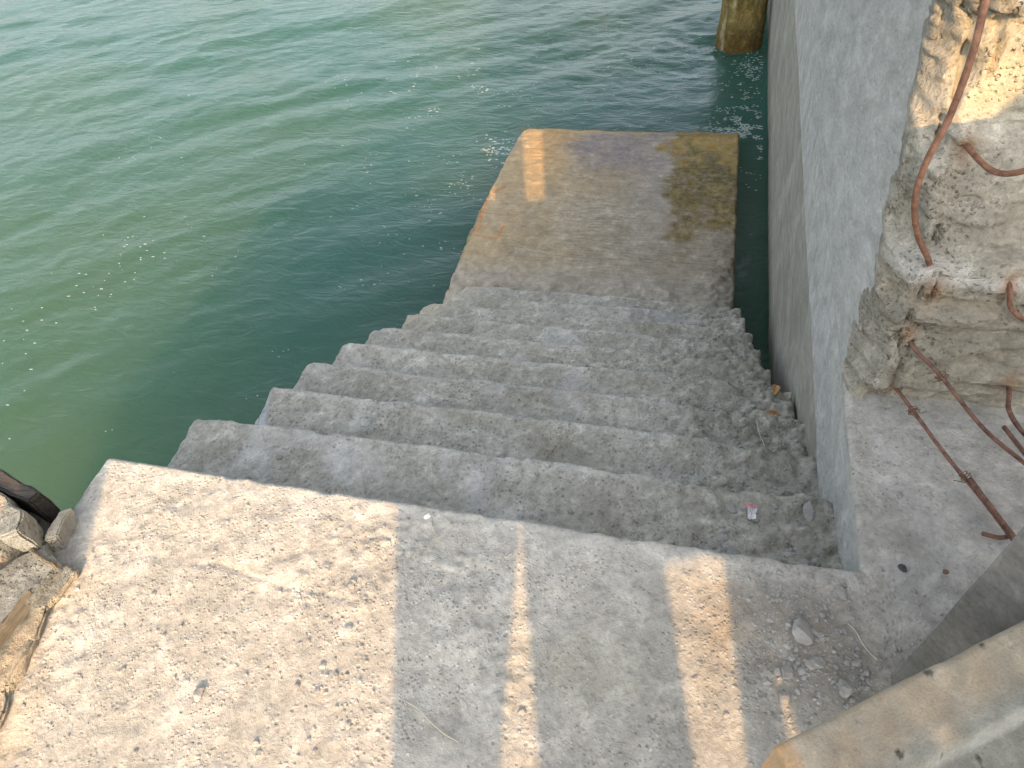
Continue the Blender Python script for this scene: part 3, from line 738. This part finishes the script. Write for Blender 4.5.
stone(.13, -.345, deck_z(.13, -.345), .013, 'dark brown clod on the sunlit deck beside the plank', 'clod', M_red, 10, name='dirt_clod')
stone(.62, -.545, deck_z(.62, -.545), .014, 'grey embedded stone at the bottom of the sunlit deck', seed=12)
stone(1.745, .215, -RZ+.02, .013, 'roundish light stone on the top step left of the foil wrapper', seed=13)
stone(1.75, .08, -RZ+.03, .018, 'flat pale stone on the top step close under the deck edge', seed=14, flat=.35)
stone(1.94, .25, -RZ+.02, .016, 'long tan stone at the right end of the top step', seed=15, el=2., flat=.4)

def stuff_stones(name, pts, mats, label_seed):
    """many small stones in one mesh"""
    protos = [stone_mesh('gp', 1., 500+i, .6, 2 if i < 3 else 1, 1.25) for i in range(8)]
    V = []; F = []; o0 = 0
    for (x, y, z, r) in pts:
        pm = protos[rnd.randrange(8)]
        a = rnd.uniform(0, 6.28); ca, sa = math.cos(a), math.sin(a)
        co = np.empty(len(pm.vertices)*3); pm.vertices.foreach_get('co', co); co = co.reshape(-1, 3)*r
        co = np.stack([co[:, 0]*ca-co[:, 1]*sa+x, co[:, 0]*sa+co[:, 1]*ca+y, co[:, 2]+z+r*.2], -1)
        V.append(co); F += [tuple(i+o0 for i in p.vertices) for p in pm.polygons]; o0 += len(co)
    me = bpy.data.meshes.new(name); me.from_pydata(np.concatenate(V).tolist(), [], F); me.update()
    for p_ in protos: bpy.data.meshes.remove(p_)
    return link(name, me, mats)
pts = []
dens = [((1.86, -.15), (.10, .12), 1300, .0019), ((1.93, -.24), (.06, .06), 300, .0024), ((.75, -.25), (.16, .2), 260, .0015), ((.55, -.15), (.3, .12), 160, .0014), ((.2, -.42), (.09, .12), 140, .002),
        ((1.25, -.45), (.35, .15), 130, .0022), ((2.1, .1), (.08, .15), 60, .002), ((.9, -.35), (.06, .2), 130, .003), ((.4, -.55), (.15, .12), 100, .002), ((.8, -.4), (.5, .25), 700, .0012)]
for (c, s_, n, r) in dens:
    for _ in range(n):
        x, y = rnd.gauss(c[0], s_[0]), rnd.gauss(c[1], s_[1])
        if y > -.012 and x < W+.02: continue
        if x < .12 or x > 2.4 or y < -.78 or y > .45: continue
        pts.append([x, y, 0, r*min(4.2, rnd.lognormvariate(0, .62))])
pa = np.array(pts); pa[:, 2] = deck_top(pa[:, 0], pa[:, 1])
tag(stuff_stones('gravel', pa.tolist(), M_peb, 0), 'loose grit and small gravel scattered over the deck', 'gravel', kind='stuff')
# rubble on the treads, dropped onto the real surface later
dg = None

bpy.context.view_layer.update()
steps = [o for o in bpy.data.objects if o.name.startswith('step')]
from mathutils.bvhtree import BVHTree
def bvh(objs):
    V = []; F = []; o0 = 0
    for o in objs:
        n = len(o.data.vertices); co = np.empty(n*3); o.data.vertices.foreach_get('co', co); co = co.reshape(-1, 3)
        mw = np.array(o.matrix_world); co = co@mw[:3, :3].T+mw[:3, 3]; V.append(co)
        fi = np.empty(len(o.data.polygons)*4, int); o.data.polygons.foreach_get('vertices', fi); F.append(fi.reshape(-1, 4)+o0); o0 += n
    return BVHTree.FromPolygons(np.concatenate(V).tolist(), np.concatenate(F).tolist())
plat = bpy.data.objects['landing_platform']
tree = bvh(steps+[plat])
def surf(x, y):
    h = tree.ray_cast(Vector((x, y, .0-.02)), Vector((0, 0, -1)))
    return h[0].z if h[0] is not None else None
pts = []
for k in range(1, 10):
    for _ in range(190):
        y = Y0s+(k-1)*T_+abs(rnd.gauss(0, .11)) ; x = 1.97-abs(rnd.gauss(0, .28))
        z = surf(x, y)
        if z is not None and z > -1.8: pts.append((x, y, z, .0045*min(3.5, rnd.lognormvariate(0, .5))))
    for _ in range(110):
        y = Y0s+(k-1)*T_+rnd.uniform(.0, .29); x = rnd.uniform(.03, 1.9); z = surf(x, y)
        if z is not None: pts.append((x, y, z, .003*min(3, rnd.lognormvariate(0, .5))))
tag(stuff_stones('rubble', pts, M_peb, 0), 'crumbled concrete grit lying on the treads, thickest at their right ends', 'rubble', kind='stuff')

# leaves, straws, wrapper
def leaf(x, y, L, wd, rz, label, z=None, mat=M_leaf):
    bm = bmesh.new(); n = 10; rows = []
    for i in range(n+1):
        t = i/n; w_ = wd*math.sin(math.pi*min(1, t*.93+.05))**.8; zc = .010*math.sin(t*3.1)
        rows.append([bm.verts.new(((t-.5)*L, s*w_, zc+abs(s)*w_*.7)) for s in (-1, -.5, 0, .5, 1)])
    for a, b_ in zip(rows, rows[1:]):
        for j in range(4): bm.faces.new((a[j], a[j+1], b_[j+1], b_[j]))
    me = bpy.data.meshes.new('dry_leaf'); bm.to_mesh(me); bm.free()
    for f in me.polygons: f.use_smooth = True
    o = link('dry_leaf', me, mat); md = o.modifiers.new('thickness', 'SOLIDIFY'); md.thickness = .0008
    o.location = (x, y, (surf(x, y) if z is None else z)+.006); o.rotation_euler = (.1, .05, rz)
    return tag(o, label, 'leaf')
leaf(1.935, 1.02, .085, .014, .15, 'curled orange-brown dry leaf lying flat near the wall on the stairs')
leaf(1.965, 1.20, .06, .016, 1.4, 'tan dry leaf standing against the foot of the wall')
def straw(a, b_, r, label, name='straw', mat=M_straw, zoff=.004, fz=None):
    pts = []
    for i in range(5):
        t = i/4; x = a[0]*(1-t)+b_[0]*t; y = a[1]*(1-t)+b_[1]*t
        z = (fz or surf)(x, y); pts.append((x+.002*math.sin(i*2.), y+.003*math.sin(i*1.7), (z if z is not None else 0)+zoff))
    zm = max(p[2] for p in pts); pts = [(p[0], p[1], max(p[2], zm-.01)) for p in pts]
    o = tube(name, pts, r, mat, None, seg=6, n=5); return tag(o, label, 'straw' if name == 'straw' else 'twig')
straw((.985, -.02), (1.03, -.085), .0012, 'pale straw beside the white chip near the deck edge', fz=deck_z)
straw((1.08, -.47), (1.21, -.525), .0011, 'thin stick lying across the shaded deck near the bottom', name='twig', fz=deck_z)
straw((1.19, 1.32), (1.23, 1.26), .0022, 'short dark twig in the middle of the stairs', name='twig', mat=M_plank)
straw((.85, 1.42), (1.0, 1.40), .0015, 'pale straw lying along a middle step')
straw((1.20, .50), (1.16, .40), .0018, 'thin dark twig on the second step', name='twig', mat=M_plank)
straw((1.89, .72), (1.86, .85), .0016, 'pale bent straw in the rubble near the wall')
straw((1.50, 1.60), (1.53, 1.56), .004, 'pale wood chip on the fourth tread from the top', name='twig')
straw((1.97, -.13), (2.02, -.20), .0010, 'thin pale straw on the deck near the foot of the post', fz=deck_z)
# crumpled foil wrapper on the top step
wr = empty('foil_wrapper', (1.80, .235, surf(1.80, .235)+.004))
tag(wr, 'crumpled silver wrapper with a pink flap on the top step', 'wrapper')
def crumple(name, sx, sy_, h, mat, off, seed):
    bm = bmesh.new(); bmesh.ops.create_grid(bm, x_segments=12, y_segments=12, size=.5)
    co = np.array([v.co[:] for v in bm.verts]); n = fbm(co, 5, 3, seed)
    for v, k in zip(bm.verts, n): v.co = Vector((v.co.x*sx+k*.003, v.co.y*sy_+k*.003, abs(k)*h))
    me = bpy.data.meshes.new(name); bm.to_mesh(me); bm.free(); o = link(name, me, mat, wr)
    o.location = off; o.modifiers.new('thickness', 'SOLIDIFY').thickness = .0006; return o
crumple('foil_body', .022, .038, .012, M_paper, (0, 0, .004), 601)
crumple('pink_flap', .032, .010, .008, M_pink, (-.006, .021, .008), 603)

# ------------------------------------------------------------------ foam and weed
def field(n, fn, fr):
    out = []
    tries = 0
    while len(out) < n and tries < n*40:
        tries += 1
        x, y = fn(); v = float(fr(np.array([x]), np.array([y]))[0])
        if rnd.random() < v: out.append((x, y))
    return out
def lace(s, seed, th=.18):
    return lambda x, y: (np.abs(fbm(np.stack([x, y, np.zeros_like(x)], -1), s, 3, seed)) < th).astype(float)
fl = []
fl += [(x, y, rnd.uniform(.003, .011)) for x, y in field(1100, lambda: (rnd.gauss(1.93, .14), rnd.gauss(5.35, .32)), lace(4, 701, .22))]
fl += [(x, y, rnd.uniform(.005, .014)) for x, y in field(150, lambda: (rnd.gauss(1.95, .12), rnd.gauss(6.5, .4)), lace(4, 703, .15))]
fl += [(x, y, rnd.uniform(.006, .017)) for x, y in field(110, lambda: (rnd.gauss(-.28, .09), rnd.gauss(5.0, .09)), lace(6, 705, .3))]
fl += [(x, y, rnd.uniform(.005, .014)) for x, y in field(230, lambda: (rnd.gauss(1.0, .7), rnd.gauss(6.9, .6)), lace(2.2, 707, .08))]
fl += [(x, y, rnd.uniform(.005, .013)) for x, y in field(130, lambda: (rnd.gauss(-1.0, .5), rnd.gauss(6.1, .5)), lace(2.2, 709, .12))]
fl += [(x, y, rnd.uniform(.005, .011)) for x, y in field(70, lambda: (rnd.gauss(-.55, .25), rnd.gauss(4.2, .4)), lace(3, 711, .15))]
fl += [(x, y, rnd.uniform(.004, .010)) for x, y in field(120, lambda: (rnd.uniform(-4.5, -.3), rnd.uniform(1.2, 6.5)), lace(1.2, 713, .07))]
fl += [(x, y, rnd.uniform(.006, .011)) for x, y in field(28, lambda: (rnd.gauss(-3.1, .22), rnd.gauss(2.9, .25)), lace(1., 715, 2))]
fl += [(x, y, rnd.uniform(.006, .012)) for x, y in field(22, lambda: (rnd.gauss(-3.2, .3), rnd.gauss(2.0, .5)), lace(1., 717, 2))]
fl += [(x, y, rnd.uniform(.003, .008)) for x, y in field(700, lambda: (rnd.gauss(1.2, .8), rnd.gauss(6.6, .7)), lace(2.0, 719, .07))]
fl += [(rnd.uniform(.0, 1.85), 5.23+abs(rnd.gauss(0, .02)), rnd.uniform(.004, .009)) for _ in range(160)]
fl = [f for f in fl if f[0] < 2.1 and not (f[0] > -.16 and f[0] < 1.92 and f[1] < 5.21)]
fa = np.array(fl); hz = WZ+wave_h(fa[:, 0], fa[:, 1])
V = []; F = []
for (x, y, r), z in zip(fl, hz):
    n = 8; o0 = len(V); a0 = rnd.uniform(0, 6); el = rnd.uniform(1, 2.4)
    r *= .75; V.append((x, y, z+r*.25+.002))
    for i in range(n):
        a = a0+i*6.2832/n; rr = r*rnd.uniform(.55, 1.15)
        V.append((x+math.cos(a)*rr*el, y+math.sin(a)*rr, z+.001))
    for i in range(n): F.append((o0, o0+1+i, o0+1+(i+1) % n))
me = bpy.data.meshes.new('foam'); me.from_pydata(V, [], F); me.update()
tag(link('foam', me, M_foam), 'white foam flecks drifting on the water round the landing', 'foam', kind='stuff')

V = []; F = []
for _ in range(260):
    if rnd.random() < .6: x = rnd.gauss(.02, .12); y = 5.21+abs(rnd.gauss(0, .03))
    else: x = rnd.uniform(-.1, 1.88); y = 5.20+abs(rnd.gauss(0, .015))
    z = WZ+.02; L = rnd.uniform(.02, .07); a = rnd.gauss(1.57, .6); wd_ = .003
    o0 = len(V)
    for i in range(4):
        t = i/3; px = x+math.cos(a)*L*t+.01*math.sin(t*5+a*9); py = y+math.sin(a)*L*t; pz = z-.02*t+.012*math.sin(t*3)
        V += [(px-wd_*(1-t*.7), py, pz), (px+wd_*(1-t*.7), py, pz+.001)]
    for i in range(3): F.append((o0+2*i, o0+2*i+1, o0+2*i+3, o0+2*i+2))
me = bpy.data.meshes.new('seaweed'); me.from_pydata(V, [], F); me.update()
tag(link('seaweed', me, M_weed), 'green and yellow weed fringe along the outer edge of the landing', 'seaweed', kind='stuff')
